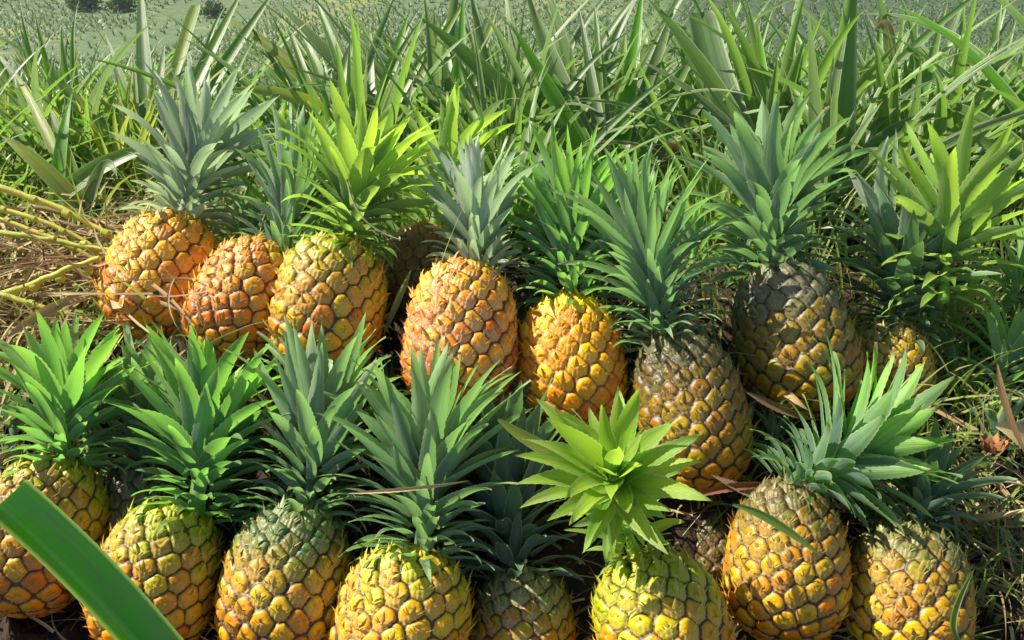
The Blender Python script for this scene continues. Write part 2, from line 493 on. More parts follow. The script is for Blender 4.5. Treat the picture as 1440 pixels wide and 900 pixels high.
    M = keep.sum()
    base = S[keep] + ev[keep] * (c * -.28) + en[keep] * (c * .02)
    for w_, l_, sd, tw in ((.24, 1.15, 0.0, 0), (.07, .8, .6, 0), (.07, .8, -.6, 0), (.05, .7, 1.2, 0), (.05, .7, -1.2, 0)):
        d = nrm(ev[keep] * .9 + en[keep] * (.42 + .35 * rg.random((M, 1))) + eu[keep] * (sd + rg.normal(0, .22, (M, 1))))
        mm = Mesh()
        leaves(mm, base + eu[keep] * sd * c * .25, d, -en[keep], c * l_ * (.65 + .75 * rg.random(M)), c * w_, bend=rg.normal(-.2, .55, M), chan=.5,
               prof=prof_blade, ns=4, nu=3, rnd=rnd[keep], age=0)
        a = mm.a[0].copy(); a[:, 3] = np.repeat(st[keep], 15); a[:, 1] = .9; a[:, 0] = .55
        m.add(mm.v[0], mm.f[0], a)
    return c


def crown_mesh(m, base, axis, Lc, seed, n=62, spread=1.0, width=1.0, droop=1.0, stem=.36, curl=0., foot=.017):
    rg = np.random.default_rng(seed)
    axis = nrm(axis)
    e1 = nrm(np.cross(axis, [.3, -1, .2])); e2 = np.cross(axis, e1)
    k = np.arange(n); f = k / (n - 1)
    a = k * GOLD + rg.random() * 6.28 + rg.normal(0, .16, n)
    rad = np.cos(a)[:, None] * e1 + np.sin(a)[:, None] * e2
    phi = np.radians((84 - 62 * f ** 1.15) * spread + rg.normal(0, 8, n))
    phi = np.clip(phi, .03, 1.9)
    d = np.cos(phi)[:, None] * axis + np.sin(phi)[:, None] * rad
    nn = np.sin(phi)[:, None] * axis - np.cos(phi)[:, None] * rad
    r0 = foot * (1 - f) ** .7 + .003
    P = base + axis * (max(stem, .46) * Lc * f ** 1.1 - .014 * (1 - f) ** 2)[:, None] + rad * r0[:, None]
    up = np.clip((f - .30) / .42, 0, 1); up = up * up * (3 - 2 * up)
    L = Lc * (.27 + .36 * up - .10 * np.clip((f - .75) / .25, 0, 1)) * (.82 + .34 * rg.random(n))
    W = .0092 * width * (.62 + .50 * up) * (.82 + .36 * rg.random(n)) * (Lc / .17) ** .5
    bend = droop * (1.05 - .85 * f ** .7) + rg.normal(0, .22, n) + curl * rg.random(n)
    leaves(m, P, d, nn, L, W, bend=bend, grav=.12, side=rg.normal(0, .16, n), chan=.38 + .2 * rg.random(n),
           twist=rg.normal(0, .35, n), prof=prof_crown, ns=28, nu=5, rnd=rg.random(n), age=f, wavy=.12, saw=.055)
    # stub the leaves sit on
    tube(m, [base - axis * .015, base + axis * stem * Lc * .8], foot * .5, .003, ns=6, sides=10)


OR = (.70, .27, .05)
# name, body: (bottom px), (top px), width px, depth, lean ; crown: base px, tip px, depth change, material, style ; colours ; label
PINES = [
 # ---- upper row
 dict(b=(207, 486), t=(252, 300), w=160, d=1.26, dd=.055, c=(262, 300), ct=(300, 118), cd=.05, cm=GL_PALE, cs=dict(spread=.86, n=70, width=1.05),
      col=((.36, .26, .07), (.76, .37, .05), (.76, .29, .025), (.74, .48, .18), (.20, .06, .01)), split=(.4, .93),
      label='leftmost pineapple of the upper row, pale orange with silvery blue crown'),
 dict(b=(306, 508), t=(384, 342), w=150, d=1.19, dd=.05, c=(418, 345), ct=(422, 178), cd=.05, cm=GL_BLUE, cs=dict(spread=.62, n=52),
      col=((.34, .24, .04), (.72, .31, .05), (.70, .22, .02), (.66, .42, .18), (.17, .04, .01)), split=(.45, .88),
      label='reddish orange pineapple squeezed between the leftmost upper one and a yellow-green one'),
 dict(b=(442, 530), t=(480, 335), w=164, d=1.16, dd=.06, c=(492, 340), ct=(528, 150), cd=.02, cm=GL_LIME, cs=dict(spread=1.1, n=64, width=1.15, stem=.45),
      col=((.30, .30, .05), (.60, .36, .03), (.74, .26, .02), (.52, .42, .16), (.12, .05, .012)), split=(.42, .72),
      label='yellow-green and orange pineapple under a tall lime green crown in the upper row'),
 dict(b=(575, 455), t=(612, 318), w=118, d=1.34, dd=.03, c=(612, 320), ct=(636, 160), cd=.03, cm=GL_LIME, cs=dict(spread=.8, n=40, width=1.2, stem=.55),
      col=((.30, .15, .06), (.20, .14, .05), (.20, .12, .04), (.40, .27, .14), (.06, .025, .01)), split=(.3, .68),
      label='shrivelled brown pineapple half hidden behind the upper row'),
 dict(b=(640, 585), t=(655, 365), w=162, d=1.14, dd=.05, c=(680, 366), ct=(668, 212), cd=.05, cm=GL_PALE, cs=dict(spread=.72, n=54, width=1.1),
      col=((.44, .34, .15), (.78, .41, .19), (.74, .26, .07), (.84, .62, .44), (.18, .06, .015)), split=(.36, .9),
      label='peach coloured pineapple with a whitish tipped crown in the middle of the upper row'),
 dict(b=(806, 612), t=(798, 412), w=162, d=1.16, dd=.04, c=(802, 412), ct=(796, 226), cd=.06, cm=GL_GREEN, cs=dict(spread=.95, n=84, width=.85, stem=.55),
      col=((.66, .46, .04), (.84, .38, .02), (.82, .26, .015), (.85, .52, .12), (.38, .14, .015)), split=(.4, .85),
      label='brightest yellow pineapple with a bushy many leaved crown'),
 dict(b=(1006, 692), t=(940, 462), w=156, d=1.10, dd=.05, c=(918, 468), ct=(884, 256), cd=.05, cm=GL_BLUE, cs=dict(spread=.95, n=92, width=.82, stem=.55, droop=1.2),
      col=((.085, .08, .04), (.36, .21, .05), (.62, .27, .035), (.30, .24, .12), (.04, .02, .01)), split=(.22, .62),
      label='pineapple grey on top and tan below, tilted right, with a blue-grey crown'),
 dict(b=(1152, 588), t=(1082, 368), w=164, d=1.19, dd=.055, c=(1072, 370), ct=(1090, 172), cd=.06, cm=GL_BLUE, cs=dict(spread=1.0, n=72, width=1.25),
      col=((.12, .115, .075), (.30, .22, .05), (.58, .26, .025), (.28, .24, .15), (.035, .022, .01)), split=(.28, .60),
      label='dark grey shouldered pineapple under the widest blue-green crown'),
 dict(b=(1262, 582), t=(1246, 450), w=112, d=1.24, dd=.03, c=(1272, 462), ct=(1290, 285), cd=.0, cm=GL_DARK, cs=dict(spread=1.05, n=50, width=1.3, stem=.5),
      col=((.22, .20, .10), (.54, .36, .07), (.66, .34, .03), (.44, .36, .18), (.08, .04, .015)), split=(.3, .7),
      label='small shaded pineapple at the right end of the upper row with a dark crown'),
 # ---- lower row
 dict(b=(22, 868), t=(88, 640), w=172, d=1.00, dd=.045, c=(98, 640), ct=(88, 462), cd=.06, cm=GL_GREEN, cs=dict(spread=1.0, n=60, width=1.15),
      col=((.32, .27, .06), (.62, .32, .04), (.72, .26, .025), (.44, .36, .16), (.10, .04, .012)), split=(.4, .72),
      label='leftmost pineapple of the lower row, partly behind the cut leaf'),
 dict(b=(180, 800), t=(212, 648), w=136, d=1.08, dd=.04, c=(222, 645), ct=(202, 482), cd=.05, cm=GL_BLUE, cs=dict(spread=.8, n=44, width=1.2),
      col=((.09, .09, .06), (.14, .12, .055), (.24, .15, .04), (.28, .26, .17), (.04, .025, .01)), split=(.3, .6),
      label='grey unripe pineapple half hidden behind a yellow-green one'),
 dict(b=(190, 925), t=(252, 706), w=172, d=.97, dd=.045, c=(296, 716), ct=(292, 498), cd=.07, cm=GL_GREEN, cs=dict(spread=1.05, n=74, width=1.15, stem=.55),
      col=((.34, .34, .05), (.72, .40, .03), (.82, .29, .02), (.60, .50, .18), (.11, .05, .012)), split=(.45, .62),
      label='yellow-green pineapple crossed at its base by the cut leaf'),
 dict(b=(378, 945), t=(428, 700), w=184, d=.97, dd=.05, c=(440, 712), ct=(462, 482), cd=.07, cm=GL_BLUE, cs=dict(spread=.85, n=72, width=1.0, stem=.5),
      col=((.11, .16, .07), (.62, .37, .04), (.74, .32, .025), (.50, .42, .18), (.065, .032, .01)), split=(.42, .60),
      label='pineapple with grey-green top and amber base under a narrow blue-green crown'),
 dict(b=(545, 985), t=(588, 765), w=192, d=.94, dd=.045, c=(602, 770), ct=(602, 515), cd=.07, cm=GL_BLUE, cs=dict(spread=1.0, n=88, width=1.05, stem=.5),
      col=((.36, .34, .07), (.78, .43, .03), (.86, .36, .02), (.68, .54, .20), (.11, .055, .012)), split=(.48, .72),
      label='broad yellow pineapple under the largest crown in the lower row'),
 dict(b=(730, 985), t=(738, 795), w=156, d=.99, dd=.04, c=(712, 792), ct=(706, 575), cd=.07, cm=GL_DARK, cs=dict(spread=.9, n=56, width=1.35, stem=.55),
      col=((.17, .18, .09), (.46, .28, .07), (.66, .30, .04), (.44, .38, .22), (.08, .04, .018)), split=(.45, .60),
      label='dull green and brown pineapple set back beneath a dark slate green crown'),
 dict(b=(962, 985), t=(898, 775), w=194, d=.93, dd=.04, c=(888, 780), ct=(868, 695), cd=-.03, cm=GL_LIME, cs=dict(spread=1.15, n=26, width=1.15, stem=.55, droop=1.0), ros=dict(c=(866, 702), dd=-.03, L=.158),
      col=((.32, .33, .04), (.74, .45, .02), (.82, .36, .02), (.64, .56, .16), (.09, .05, .012)), split=(.42, .62),
      label='yellow-green pineapple topped by an open lime green crown facing the viewer'),
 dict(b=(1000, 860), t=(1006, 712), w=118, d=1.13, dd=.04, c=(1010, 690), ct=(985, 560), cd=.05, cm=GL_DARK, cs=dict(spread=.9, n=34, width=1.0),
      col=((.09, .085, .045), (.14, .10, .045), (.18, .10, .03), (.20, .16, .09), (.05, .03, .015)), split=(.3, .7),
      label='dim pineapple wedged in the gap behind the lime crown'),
 dict(b=(1100, 910), t=(1110, 672), w=172, d=.99, dd=.045, c=(1122, 678), ct=(1315, 572), cd=.0, cm=GL_GREEN, cs=dict(spread=1.12, n=66, width=1.2, stem=.45),
      col=((.10, .095, .045), (.58, .31, .04), (.76, .34, .02), (.40, .32, .16), (.06, .025, .01)), split=(.36, .68),
      label='amber pineapple with dark shoulders, second from the right in the lower row'),
 dict(b=(1272, 945), t=(1282, 735), w=172, d=.985, dd=.04, c=(1285, 742), ct=(1330, 615), cd=.03, cm=GL_DARK, cs=dict(spread=1.1, n=44, width=1.0, stem=.5, droop=1.3),
      col=((.14, .14, .06), (.54, .33, .045), (.74, .36, .02), (.46, .38, .18), (.065, .03, .01)), split=(.42, .66),
      label='rightmost pineapple of the lower row, under long green leaves leaning right'),
]
for i, s in enumerate(PINES):
    P0 = at(*s['b'], s['d']); P1 = at(*s['t'], s['d'] + s['dd'])
    R = s['w'] / 2 / F * s['d'] * 1.0
    s['P0'], s['P1'], s['R'] = P0, P1, R
    g = float(np.interp(P0[1], GY, GZ))
    BUMPS.append((P0[0], P0[1] + .01, float(np.clip(P0[2] - .008 - g, -.15, .15))))

for i, s in enumerate(PINES):
    P0, P1, R = s['P0'], s['P1'], s['R']
    root = empty('pineapple', P0, s['label'], 'pineapple', 'pineapples heaped in two rows')
    m = Mesh()
    Lb = np.linalg.norm(P1 - P0)
    ne = .90 + .08 * random.random()
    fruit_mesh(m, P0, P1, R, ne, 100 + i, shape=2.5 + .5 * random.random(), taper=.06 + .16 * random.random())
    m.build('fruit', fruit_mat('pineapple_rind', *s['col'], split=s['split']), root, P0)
    m = Mesh()
    ax = nrm(P1 - P0)
    cb = at(*s['c'], s['d'] + s['dd']) ; cb = P1 + (cb - P1) * .6 - ax * .008
    ct = at(*s['ct'], s['d'] + s['dd'] + s['cd'])
    crown_mesh(m, cb, ct - cb, np.linalg.norm(ct - cb) * 1.08, 300 + i, foot=.024, **{**s['cs'], 'n': int(s['cs']['n'] * 1.7)})
    if 'ros' in s:                        # the crown opens into a flat rosette
        rb = at(*s['ros']['c'], s['d'] + s['ros']['dd'])
        rax = nrm(nrm(EYE - rb) * .85 + np.array([-.05, .20, .42]))
        crown_mesh(m, rb - rax * .01, rax, s['ros']['L'], 500 + i, n=64, spread=1.12, width=1.25, stem=.16, droop=.7, foot=.012)
    m.build('crown', s['cm'], root, P0)

# ------------------------------------------------------------------ ground sheet
xs = np.sort(np.unique(np.concatenate([np.linspace(-1.6, 1.6, 170), np.sinh(np.linspace(-5.5, 5.5, 110)) * 1.2])))
ys = np.sort(np.unique(np.concatenate([np.linspace(.2, 2.6, 130), np.linspace(2.7, 20, 80), np.linspace(20.5, 120, 90), np.linspace(123, 178, 20), [-60, -20, -8, -3, -1, -.3]])))
X, Y = np.meshgrid(xs, ys, indexing='ij')
Z = gz(X, Y)
lumps = np.clip((3.5 - Y), 0, 1) * .012 * rng.normal(0, 1, Z.shape) * (np.abs(X) < 1.7)
Z = Z + lumps
idx = np.arange(X.size).reshape(X.shape)
q = np.stack([idx[:-1, :-1], idx[1:, :-1], idx[1:, 1:], idx[:-1, 1:]], -1).reshape(-1, 4)


def ground_mat():
    N = Nodes('soil_and_field')
    tc = N.new('ShaderNodeTexCoord'); ob = tc.outputs['Object']
    sep = N.new('ShaderNodeSeparateXYZ'); N.link(ob, sep.inputs[0])
    n1 = N.noise(ob, 9, 6, .65); n2 = N.noise(ob, 70, 5, .7); n3 = N.noise(ob, .12, 4, .6); n4 = N.noise(ob, 2.2, 6, .7)
    soil = N.mix(n1, (.025, .017, .012), (.085, .058, .038)); soil = N.mix(N.step(n2, .55, .75), soil, (.14, .10, .06))
    fld = N.mix(N.step(n4, .35, .65), (.085, .13, .06), (.14, .19, .085))
    fld = N.mix(N.step(n3, .50, .66), fld, (.24, .26, .08))
    fld = N.mix(N.math('MULTIPLY', N.step(N.noise(ob, .3, 3), .6, .7), .5), fld, (.17, .13, .075))
    side = N.math('SUBTRACT', sep.outputs[0], N.math('MULTIPLY', sep.outputs[1], .17))
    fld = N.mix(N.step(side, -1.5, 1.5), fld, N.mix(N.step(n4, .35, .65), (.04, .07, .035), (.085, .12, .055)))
    base = N.mix(N.step(sep.outputs[1], 2.2, 6.0), soil, fld)
    p = N.new('ShaderNodeBsdfPrincipled'); N.link(base, p.inputs['Base Color']); p.inputs['Roughness'].default_value = .95
    p.inputs['Specular IOR Level'].default_value = .15
    N.link(N.bump(N.math('ADD', n1, n2), .8, .02), p.inputs['Normal'])
    N.link(p.outputs[0], N.out.inputs['Surface'])
    return N.mat


m = Mesh(); m.add(np.stack([X, Y, Z], -1), q, (0, 0, 0, 0))
tag(m.build('ground', ground_mat()), kind='structure')

# ------------------------------------------------------------------ far crop field
def scatter_tufts(dark, y0, y1, name, mat):
    m = Mesh()
    y = y0; P = []
    ang = .35
    while y < y1:
        half = y * .72 + 3
        step = .20 + y * .006
        x = np.arange(-half, half, step)
        x = x + rng.normal(0, step * .25, len(x)); yy = y + rng.normal(0, .12, len(x)) + x * ang * .0
        P.append(np.stack([x, yy], 1)); y += .25 + y * .0075
    P = np.concatenate(P)
    # crop rows run up the slope: snap across
    rowp = 1.1
    snap = np.round((P[:, 0] - .25 * P[:, 1]) / rowp) * rowp + .25 * P[:, 1]
    right = P[:, 0] > -.12 * P[:, 1]
    right &= P[:, 0] < .35 * P[:, 1]
    P[right, 0] = (snap + rng.normal(0, .13, len(P)))[right]
    z = gz(P[:, 0], P[:, 1])
    keep = (P[:, 0] > .17 * P[:, 1]) == dark
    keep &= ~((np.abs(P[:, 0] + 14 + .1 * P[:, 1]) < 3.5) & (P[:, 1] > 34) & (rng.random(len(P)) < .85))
    P, z = P[keep], z[keep]
    per = 5
    B = np.repeat(np.stack([P[:, 0], P[:, 1], z - .02], 1), per, 0)
    M = len(B)
    a = rng.random(M) * 6.28; ph = rng.normal(.62, .25, M)
    d = np.stack([np.cos(a) * np.sin(ph), np.sin(a) * np.sin(ph), np.cos(ph)], 1)
    nn = np.stack([-np.cos(a) * np.cos(ph), -np.sin(a) * np.cos(ph), np.sin(ph)], 1)
    L = (.22 + .22 * rng.random(M)) * np.repeat(.8 + .5 * rng.random(len(P)), per)
    W = .018 + .0005 * B[:, 1]
    leaves(m, B, d, nn, L, W, bend=.5, grav=.4, chan=.2, prof=prof_blade, ns=3, nu=2, age=rng.random(M) * .8)
    o = m.build(name, mat)
    return o


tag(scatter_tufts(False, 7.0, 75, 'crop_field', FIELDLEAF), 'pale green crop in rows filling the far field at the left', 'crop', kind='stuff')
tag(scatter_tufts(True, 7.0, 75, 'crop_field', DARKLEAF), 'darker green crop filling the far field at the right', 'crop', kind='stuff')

# bushes at the far edge of the field
for i, (px, py, d, r) in enumerate([(112, -6, 60, 1.7), (165, -4, 60, 1.4), (296, -4, 58, 1.2)]):
    p = at(px, py, d); r *= .6
    p[2] = gz(p[0], p[1])
    root = empty('bush', p, 'dark rounded bush at the far edge of the field', 'bush', 'bushes along the far field')
    m = Mesh(); M = 520
    th = rng.random(M) * 6.28; cz = rng.random(M); rr = r * (.55 + .5 * rng.random(M)) * (1 + .25 * np.sin(3 * th + i))
    sz = np.sqrt(1 - cz ** 2)
    c = np.stack([rr * sz * np.cos(th), rr * sz * np.sin(th), .15 + rr * cz * 1.0], 1)
    d_ = nrm(c + rng.normal(0, .5, c.shape))
    leaves(m, c, d_, nrm(rng.normal(0, 1, c.shape)), r * .3, r * .09, bend=.4, prof=prof_blade, ns=3, nu=3)
    m.build('foliage', BUSH, root)
    m = Mesh()
    for a in (0, 2, 4): tube(m, [(0, 0, -.1), (.15 * r * math.cos(a), .15 * r * math.sin(a), .4 * r), (.5 * r * math.cos(a), .5 * r * math.sin(a), .8 * r)], .05 * r, .02 * r, ns=6)
    m.build('stem', TWIG, root)

# ------------------------------------------------------------------ pineapple plants behind
def plant_meshes(seed, n, Lm, Wm, mat):
    rg = np.random.default_rng(seed)
    m = Mesh()
    f = np.arange(n) / (n - 1)
    a = np.arange(n) * GOLD + rg.normal(0, .2, n)
    phi = np.radians(np.clip(68 - 58 * f ** .8 + rg.normal(0, 9, n), 4, 95))
    rad = np.stack([np.cos(a), np.sin(a), 0 * a], 1); zz = np.array([0, 0, 1.0])
    d = np.cos(phi)[:, None] * zz + np.sin(phi)[:, None] * rad
    nn = np.sin(phi)[:, None] * zz - np.cos(phi)[:, None] * rad
    P = rad * (.03 * (1 - f) + .005)[:, None] + zz * (.10 * f)[:, None]
    L = Lm * (.65 + .55 * np.sin(np.clip(f + .15, 0, 1) * PI)) * (.8 + .4 * rg.random(n))
    W = Wm * (.8 + .4 * rg.random(n))
    leaves(m, P, d, nn, L, W, bend=.12 + .5 * (1 - f) + rg.normal(0, .14, n), grav=.12 + .7 * rg.random(n) ** 3, side=rg.normal(0, .25, n),
           chan=.5 + .25 * rg.random(n), twist=rg.normal(0, .5, n), prof=prof_plant, ns=20, nu=5, rnd=rg.random(n), age=f * .8, bpow=1.4, saw=.02)
    me_live = m
    m2 = Mesh(); k = 7
    a = rg.random(k) * 6.28; rad = np.stack([np.cos(a), np.sin(a), 0 * a + .35], 1)
    leaves(m2, rad * .03, nrm(rad), np.tile(zz, (k, 1)), Lm * (.5 + .4 * rg.random(k)), Wm * .7, bend=1.2, grav=1.4, side=rg.normal(0, .5, k), chan=.9,
           twist=rg.normal(0, 1.5, k), prof=prof_plant, ns=14, nu=5, wavy=.3)
    return me_live, m2, mat


variants = []
PLANT_GROUP = 'pineapple plants growing behind the fruit'
kinds = [(36, .40, .0125, PLANT_A), (30, .44, .0140, PLANT_B), (44, .37, .0100, PLANT_C), (34, .43, .0135, PLANT_A), (40, .40, .0105, PLANT_B), (32, .42, .0125, BRIGHT)]
KIND_LABEL = ['mid green pineapple plant with long narrow leaves behind the heap', 'grey-green pineapple plant with long stiff leaves behind the heap',
              'yellowish pineapple plant with thin arching leaves behind the heap', 'mid green pineapple plant with long narrow leaves behind the heap',
              'grey-green pineapple plant with long stiff leaves behind the heap', 'bright green pineapple plant with broad leaves behind the heap']


def place_plant(k, x, y, s, rz):
    loc = (x, y, float(gz(x, y)) - .02)
    if len(variants) <= k or variants[k] is None: pass
    if variants_used[k] is None:
        live, dead, mat = plant_meshes(900 + k, *kinds[k])
        r = empty('pineapple_plant', loc, KIND_LABEL[k], 'plant', PLANT_GROUP, rz)
        live.build('leaves', mat, r); dead.build('dry_leaves', DRY, r)
        variants_used[k] = r
    else:
        src = variants_used[k]
        r = src.copy(); COL.objects.link(r); r.location = loc; r.rotation_euler = (0, 0, rz)
        for ch in src.children:
            c = ch.copy(); COL.objects.link(c); c.parent = r
    r.scale = (s, s, s)
    return r


variants_used = [None] * len(kinds)
spots = []
yy = 1.50
row = 0
while yy < 3.9:
    half = yy * .66 + .25
    n = int(2 * half / (.15 + .025 * yy)) + 1
    for j in range(n):
        x = -half + (j + .5 * (row % 2) + random.uniform(-.25, .25)) * 2 * half / n
        y = yy + random.uniform(-.1, .1)
        left = x < -.25 * y
        s = random.uniform(.8, 1.2) * (.92 if left else 1.12) * (.74 if yy < 1.6 else 1)
        spots.append((x, y, s))
    yy += .25; row += 1
for k in range(26):
    y_ = random.uniform(1.62, 2.7); spots.append((random.uniform(-.66, -.30) * y_ - .1, y_ + .10, random.uniform(.8, 1.0)))
for x, y, s in spots:
    if y < 1.72 and (random.random() < .45 or (.02 < x < .75 and random.random() < .6)): continue
    if y < 1.95 and .0 < x < .35: continue
    left = x < -.3 * y
    k = random.choice([0, 1, 2, 2, 3, 4] if left else [0, 0, 1, 3, 4, 5, 1])
    place_plant(k, x, y, s, random.random() * 6.28)


def hero(base, d, lab, specs, mat, group=PLANT_GROUP):
    b = at(*base, d)
    root = empty('pineapple_plant', b, lab, 'plant', group)
    for sp in specs:
        tip, td, w = sp[0], sp[1], sp[2]
        o = sp[3] if len(sp) > 3 else {}
        start = o.get('start', base)
        s0 = at(*start, d + o.get('sd', 0))
        e = at(*tip, td)
        if 'mid' in o: mid = at(*o['mid'], (d + td) / 2 + o.get('md', 0))
        else: mid = (s0 + e) / 2 + np.array([0, 0, o.get('lift', .03)])
        m = Mesh()
        curve_leaf(m, [s0, mid, e], w * 1.35, o.get('n', (0, -.75, .65)), prof=o.get('prof', prof_plant), chan=o.get('chan', .45),
                   ns=26, twist=o.get('twist', 0), age=o.get('age', .4), rnd=o.get('rnd'))
        m.build(o.get('name', 'leaf'), o.get('mat', mat), root, b)
    return root


hero((858, 300), 1.85, 'large fan shaped pineapple plant standing behind the yellow pineapple', [
    ((752, 12), 1.95, .020, dict(mat=PLANT_B, lift=.0)), ((716, 30), 1.8, .017, dict(mat=BRIGHT)), ((814, 10), 2.0, .012, dict(mat=PLANT_B)),
    ((836, 6), 2.05, .013), ((905, -20), 2.0, .017, dict(mat=BRIGHT)), ((950, 5), 2.05, .016, dict(mat=PLANT_B)), ((588, 22), 1.75, .022, dict(start=(822, 262), mid=(715, 120), mat=PLANT_A)),
    ((690, 135), 1.7, .022, dict(start=(830, 285), mid=(760, 195))), ((985, 60), 1.95, .018), ((1010, 120), 1.9, .018, dict(mat=PLANT_B)), ((880, 40), 2.0, .014, dict(mat=PLANT_C)),
    ((960, 130), 1.8, .014), ((770, 90), 1.9, .014, dict(mat=BRIGHT)),
    ((930, 195), 1.72, .008, dict(start=(1000, 238), mat=HUSK, name='dry_leaf', lift=.0))], PLANT_A)
hero((1085, 285), 1.72, 'pineapple plant with a broad blunt leaf and one long diagonal leaf', [
    ((908, -5), 1.75, .0165, dict(mid=(1010, 100), mat=PLANT_A)), ((985, 18), 1.85, .024, dict(prof=prof_cut, mid=(1010, 150), mat=PLANT_B)),
    ((1130, 60), 1.85, .014), ((1240, 70), 1.9, .013, dict(mat=PLANT_A)), ((1065, 30), 1.95, .012, dict(mat=BRIGHT)), ((1015, 130), 1.6, .013, dict(mat=PLANT_B))], PLANT_A)
hero((1172, 270), 1.62, 'pineapple plant with one wide grey leaf rising out of the frame', [
    ((1206, -60), 1.70, .0275, dict(mid=(1172, 100), mat=PLANT_A, n=(.35, -.9, .15), chan=.55)), ((1330, 160), 1.7, .013, dict(mid=(1250, 165))),
    ((1290, 120), 1.75, .013, dict(mid=(1230, 170), mat=PLANT_A)), ((1105, 110), 1.75, .012)], PLANT_A)
hero((1510, 300), 1.60, 'pineapple plant at the right edge with a bright arching leaf', [
    ((1255, 8), 1.75, .014, dict(mid=(1400, 60), mat=BRIGHT, n=(.2, -.6, .7))), ((1270, 140), 1.75, .012, dict(mid=(1390, 130))), ((1210, 20), 1.9, .012, dict(mid=(1400, 10), mat=PLANT_A)),
    ((1320, 190), 1.6, .014, dict(mid=(1420, 190))), ((1360, 60), 1.75, .014, dict(mat=PLANT_B))], PLANT_A)
hero((1262, 260), 1.85, 'pineapple plant carrying a hooked brown withered leaf', [
    ((1230, 44), 1.80, .0065, dict(start=(1254, 190), mid=(1258, -10), mat=DRY, name='dry_leaf', chan=1.1, n=(.3, -.9, .3), prof=lambda s: .15 + .85 * np.sin(np.clip(s * 1.15, 0, 1) * 2.6))), ((1330, 10), 1.95, .012), ((1200, 60), 1.95, .012, dict(mat=PLANT_B)),
    ((1400, 140), 1.9, .014, dict(mid=(1320, 150))), ((1380, 60), 2.0, .012, dict(mat=PLANT_A)), ((1290, 20), 2.05, .010)], PLANT_A)
hero((215, 250), 1.85, 'pineapple plant with an upright leaf beside the silvery crown', [
    ((196, -40), 2.0, .016, dict(mid=(203, 100), mat=PLANT_B)), ((64, 84), 1.85, .015, dict(mid=(120, 170), mat=PLANT_A)), ((148, 48), 1.95, .011, dict(mat=PLANT_B)),
    ((345, -20), 2.05, .013, dict(mid=(290, 80), mat=PLANT_A)), ((395, -25), 2.05, .014, dict(mid=(300, 110), mat=PLANT_A)), ((276, 8), 2.1, .011, dict(mat=PLANT_C, prof=prof_cut)),
    ((100, 165), 1.75, .012, dict(mat=BRIGHT)), ((165, 130), 1.9, .012), ((232, 60), 2.05, .012, dict(mat=PLANT_B)), ((215, 100), 1.8, .010, dict(mat=PLANT_C)), ((165, 105), 1.7, .009, dict(mat=PLANT_A))], PLANT_A)
hero((520, 215), 1.95, 'pineapple plant with crossing leaves behind the lime green crown', [
    ((310, 20), 2.05, .016, dict(mid=(420, 80), mat=PLANT_C)), ((440, -10), 2.1, .012), ((520, 30), 2.15, .012, dict(mat=PLANT_B)), ((575, 20), 2.1, .013, dict(mat=BRIGHT)), ((660, -10), 2.1, .012, dict(mid=(600, 90), mat=PLANT_C)),
    ((395, 30), 2.1, .012, dict(mat=PLANT_A)), ((470, 60), 2.0, .011, dict(mat=PLANT_B)), ((610, 60), 2.0, .012)], PLANT_A)
hero((640, 200), 2.0, 'narrow pineapple plant with a straight bright green leaf', [
    ((652, -10), 2.05, .013, dict(mat=BRIGHT, lift=0)), ((690, 60), 2.1, .012, dict(mat=PLANT_A)), ((700, 10), 2.15, .012, dict(mat=PLANT_C)), ((590, 70), 2.1, .012, dict(mat=BRIGHT)), ((625, 50), 2.1, .012)], PLANT_A)
hero((470, 160), 1.9, 'pineapple plant with one bent leaf lying flat and yellowing', [
    ((312, 128), 1.75, .012, dict(mid=(390, 118), mat=PLANT_C, chan=.2)), ((420, 40), 2.0, .010), ((500, 50), 2.0, .010, dict(mat=PLANT_B))], PLANT_A)
hero((120, 300), 1.5, 'pineapple plant with dark low leaves beside the straw at the left', [
    ((235, 205), 1.5, .013, dict(mat=PLANT_A, start=(95, 270))), ((70, 150), 1.55, .010, dict(mat=PLANT_A)), ((100, 140), 1.55, .010, dict(start=(80, 300), mat=BRIGHT)), ((0, 190), 1.5, .012, dict(mat=PLANT_C)), ((165, 250), 1.45, .009, dict(mid=(150, 195), mat=PLANT_B)), ((20, 100), 1.65, .009, dict(mat=PLANT_C))], PLANT_A)

# ------------------------------------------------------------------ slips and loose crowns
def slip(base, tip, d, dd, mat, lab, **kw):
    b = at(*base, d); t = at(*tip, d + dd)
    m = Mesh(); kw['n'] = int(kw['n'] * 1.2); crown_mesh(m, b, t - b, np.linalg.norm(t - b) * 1.15, kw.pop('seed', 77), **kw)
    o = m.build('pineapple_slip', mat, None, b)
    return tag(o, lab, 'plant shoot')


slip((345, 352), (358, 275), 1.36, .02, GL_GREEN, 'small bright green shoot behind the reddish orange pineapple', n=30, spread=.8, width=.7, seed=71)
slip((1328, 408), (1352, 190), 1.225, .03, GL_LIME, 'bright lime green open crown at the right end of the upper row', n=58, spread=1.25, width=1.12, stem=.3, seed=78, droop=.7)
slip((1262, 400), (1225, 230), 1.30, .04, GL_PALE, 'whitish green shoot left of the bright lime crown', n=20, spread=.75, width=1.0, stem=.3, seed=79)
slip((1400, 560), (1440, 430), 1.22, .03, GL_GREEN, 'loose green tuft with long narrow leaves between the small shaded pineapple and the right edge', n=40, spread=1.15, width=.75, seed=81)
slip((1460, 500), (1480, 400), 1.28, .02, PLANT_A, 'dark green tuft cut off by the right edge at mid height', n=40, spread=1.2, width=.8, seed=82)
slip((1330, 470), (1365, 390), 1.32, .02, PLANT_C, 'yellowish tuft under the bright lime crown', n=30, spread=1.2, width=.7, seed=83)
